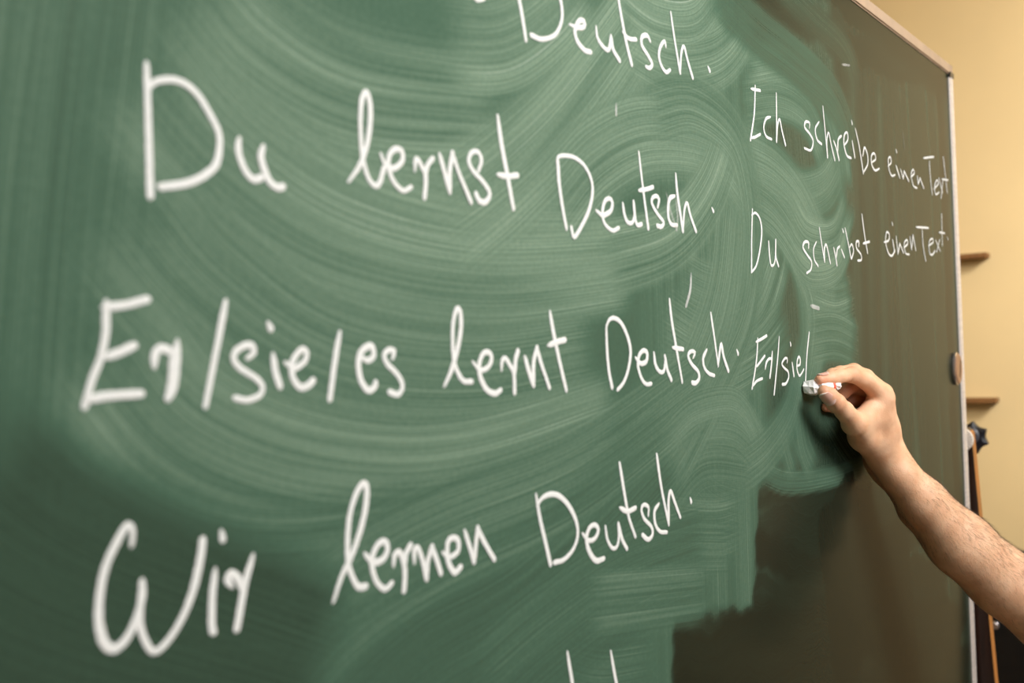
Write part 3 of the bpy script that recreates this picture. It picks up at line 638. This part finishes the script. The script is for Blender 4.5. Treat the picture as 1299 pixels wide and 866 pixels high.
t = NT('skin'); v = t.coord()
n1 = t.noise(v, 45, 4); n2 = t.noise(v, 420, 3, 0.6); rd = t.n('ShaderNodeAttribute', attribute_name='redness')
c = t.mix(t.ramp(n1, 0.3, 0.7), (0.78, 0.44, 0.265), (0.90, 0.56, 0.365))
c = t.mix(t.math('MULTIPLY', rd.outputs['Fac'], 0.7), c, (0.66, 0.25, 0.155))
c = t.mix(t.ramp(n2, 0.60, 0.80, 0.0, 0.35), c, (0.42, 0.19, 0.10))
t.l(c, t.b.inputs['Base Color']); t.b.inputs['Roughness'].default_value = 0.52
t.b.inputs['Subsurface Weight'].default_value = 0.12; t.b.inputs['Subsurface Radius'].default_value = (1.0, 0.35, 0.2); t.b.inputs['Subsurface Scale'].default_value = 0.004
vo = t.n('ShaderNodeTexVoronoi'); vo.inputs['Scale'].default_value = 700; t.l(v, vo.inputs['Vector'])
t.bump(t.math('ADD', t.math('MULTIPLY', n2, 0.7), t.math('MULTIPLY', vo.outputs['Distance'], 0.5)), 0.5, 0.0006)
skin = t.m
arm_me, AV, AO, AX = build_arm()
person = link('person', arm_me, skin)
tag(person, 'bare forearm and hand of a person reaching in from the right, holding chalk', 'person')

# nails: curved plates bent about the finger's own axis
t = NT('fingernail'); t.b.inputs['Base Color'].default_value = (0.74, 0.44, 0.36, 1); t.b.inputs['Roughness'].default_value = 0.28
uvn = t.n('ShaderNodeAttribute', attribute_name='along')
t.l(t.mix(t.ramp(uvn.outputs['Fac'], 0.90, 0.96), t.mix(t.ramp(uvn.outputs['Fac'], 0.05, 0.30), (0.80, 0.56, 0.50), (0.70, 0.40, 0.32)), (0.86, 0.74, 0.66)), t.b.inputs['Base Color'])
nail_mat = t.m
def nail(a, b, ra, rb, nrm, wang):
    # lies on the cone from joint a to tip b (base -> free edge), facing nrm
    a, b = Vector(a), Vector(b); ax = (b-a); L = ax.length; ax.normalize(); nrm = (nrm-ax*nrm.dot(ax)).normalized(); sd = ax.cross(nrm)
    V, Fc, A = [], [], []; nu, nv = 12, 12
    for layer in (0, 1):
        for i in range(nu+1):
            s = i/nu
            for j in range(nv+1):
                q = 2*j/nv-1
                wk = (1-(abs(2*s-1))**5*0.35)
                ang = q*wang*wk; back = 0.10*(q*q)*(1 if s > 0.5 else -1)*abs(2*s-1)
                s_ = s-back*1.0
                r = (ra+(rb-ra)*s_)+0.0006+(0.00045 if layer else -0.0006)*(1-0.5*q*q)
                V.append(a+ax*L*s_+r*(nrm*math.cos(ang)+sd*math.sin(ang))); A.append(s)
    w = nv+1; N = (nu+1)*w
    for i in range(nu):
        for j in range(nv):
            k = i*w+j; Fc.append((N+k, N+k+1, N+k+w+1, N+k+w)); Fc.append((k, k+w, k+w+1, k+1))
    for i in range(nu):
        for j in (0, nv):
            k = i*w+j; Fc.append((k, k+w, N+k+w, N+k))
    for j in range(nv):
        for i in (0, nu):
            k = i*w+j; Fc.append((k, k+1, N+k+1, N+k))
    me = mesh('fingernail', V, Fc, True); at = me.attributes.new('along', 'FLOAT', 'POINT'); at.data.foreach_set('value', A)
    bm = bmesh.new(); bm.from_mesh(me); bmesh.ops.recalc_face_normals(bm, faces=bm.faces); bm.to_mesh(me); bm.free()
    return link('fingernail', me, nail_mat, person)
nail(P(1055.0, 505.2, 1.1520), P(1042.0, 493.2, 1.1430), .0098, .0070, (-FW*0.85-RT*0.40-UP*0.62), 1.0)
nail(P(1050, 480, 1.168), P(1038, 481.5, 1.1605), .0072, .0058, (UP*1.0-RT*0.1+FW*0.05), 0.85)

# arm hair, fine and combed towards the wrist
def arm_hair():
    rng = random.Random(3); V, Fc = [], []
    me = arm_me; nrm = np.zeros(len(me.vertices)*3, np.float32); me.vertices.foreach_get('normal', nrm); nrm = nrm.reshape(-1, 3)
    ax = Vector(AX); d = (AV-AO)@AX
    cand = np.where((d > -0.015) & (d < 0.40))[0]; idx = [int(cand[i]) for i in (rng.randrange(len(cand)) for _ in range(16000))]
    for i in idx:
        n_ = Vector(nrm[i]); p = Vector(AV[i]); dd = d[i]
        side = n_.dot(UP)+0.5*n_.dot(RT)
        if rng.random() > 0.15+0.85*max(0, min(1, side*0.9+0.25)): continue
        if dd < 0.02 and rng.random() > 0.4: continue
        L = rng.uniform(0.007, 0.016)*(0.6 if dd < 0.03 else 1)
        g = (ax*rng.uniform(0.5, 1.1)+UP.cross(FW)*0.0+(-UP)*rng.uniform(-0.1, 0.7)+RT*rng.uniform(-0.2, 0.5)); g = (g-n_*g.dot(n_)).normalized()
        g2 = (g+n_*rng.uniform(0.15, 0.55)).normalized(); s1 = g2.cross(n_).normalized(); r0 = 0.00008
        b0 = len(V); pos = p-n_*0.0004
        for k in range(4):
            r = r0*(1-k/3.3)
            for q in range(3):
                a = 2*math.pi*q/3; V.append(pos+(s1*math.cos(a)+n_*math.sin(a))*r)
            pos = pos+g2*(L/3); g2 = (g2-n_*0.16+s1*rng.uniform(-.1, .1)).normalized()
        for k in range(3):
            for q in range(3):
                a = b0+k*3; Fc.append((a+q, a+(q+1) % 3, a+3+(q+1) % 3, a+3+q))
    o = link('arm_hair', mesh('arm_hair', V, Fc), plain('dark_brown_hair', (0.045, 0.020, 0.010), 0.5), person)
    tag(o, kind='stuff')
arm_hair()

# ------------------------------------------------------------------ the chalk in the fingers
t = NT('chalk_and_paper'); v = t.coord(); n1 = t.noise(v, 500, 3)
t.l(t.mix(t.ramp(n1, 0.3, 0.7), (0.88, 0.87, 0.90), (0.97, 0.96, 0.97)), t.b.inputs['Base Color']); t.b.inputs['Roughness'].default_value = 0.8
t.bump(n1, 0.5, 0.0004); paper = t.m
red_ink = plain('red_print', (0.85, 0.16, 0.10), 0.6)
def lump(name, js, mat, parent, amp, seed, nseg=12, ragged=0.0):
    # a faceted roll along the polyline js = [(px, py, z, r)]
    ps = [Vector(P(*j[:3])) for j in js]; V, Fc = [], []; rng = random.Random(seed)
    for i, (p, j) in enumerate(zip(ps, js)):
        ax = (ps[min(i+1, len(ps)-1)]-ps[max(i-1, 0)]).normalized(); u = ax.cross(Vector((0.3, 0.2, 1))).normalized(); w = ax.cross(u)
        for k in range(nseg):
            a = 2*math.pi*k/nseg+0.1*i; r = j[3]*(1+amp*rng.uniform(-1, 1))
            V.append(p+(u*math.cos(a)+w*math.sin(a))*r+ax*(rng.uniform(-1, 1)*ragged if i == len(ps)-1 else 0))
    for i in range(len(ps)-1):
        for k in range(nseg):
            Fc.append((i*nseg+k, i*nseg+(k+1) % nseg, (i+1)*nseg+(k+1) % nseg, (i+1)*nseg+k))
    V.append(ps[0]); V.append(ps[-1]-(ps[-1]-ps[-2])*0.3); n0 = len(V)-2; m = (len(ps)-1)*nseg
    for k in range(nseg): Fc.append((n0, (k+1) % nseg, k)); Fc.append((n0+1, m+k, m+(k+1) % nseg))
    bm = bmesh.new(); me = mesh(name, V, Fc); bm.from_mesh(me); bmesh.ops.recalc_face_normals(bm, faces=bm.faces); bm.to_mesh(me); bm.free()
    return link(name, me, mat, parent)
ck = bpy.data.objects.new('chalk_stick', None); col.objects.link(ck)
tag(ck, 'short white piece of chalk in crumpled paper between thumb and forefinger', 'chalk')
lump('chalk_tip', [(1021.8, 491, 1.172, .0070), (1023, 491, 1.171, .0088), (1028, 490.8, 1.168, .0092), (1034, 490.6, 1.166, .0094), (1037.5, 490.2, 1.164, .0078), (1040, 489.5, 1.162, .0058)], paper, ck, 0.13, 4, 7)
lump('paper_wrapper', [(1039, 489.5, 1.163, .0060), (1046, 489.2, 1.166, .0060), (1053, 488.6, 1.170, .0062), (1057.5, 488.2, 1.173, .0058)], paper, ck, 0.12, 7, 14)
rr = lump('paper_wrapper', [(1052.4, 489.3, 1.1695, .0063), (1054, 489.0, 1.171, .0067), (1056.2, 488.6, 1.172, .0064)], red_ink, ck, 0.05, 9, 14)
rr['label'] = 'red printed band on the paper'
lump('paper_wrapper', [(1056, 488.3, 1.172, .0058), (1059, 487.8, 1.175, .0064), (1062, 487.4, 1.178, .0066)], paper, ck, 0.22, 12, 16, ragged=0.0018)
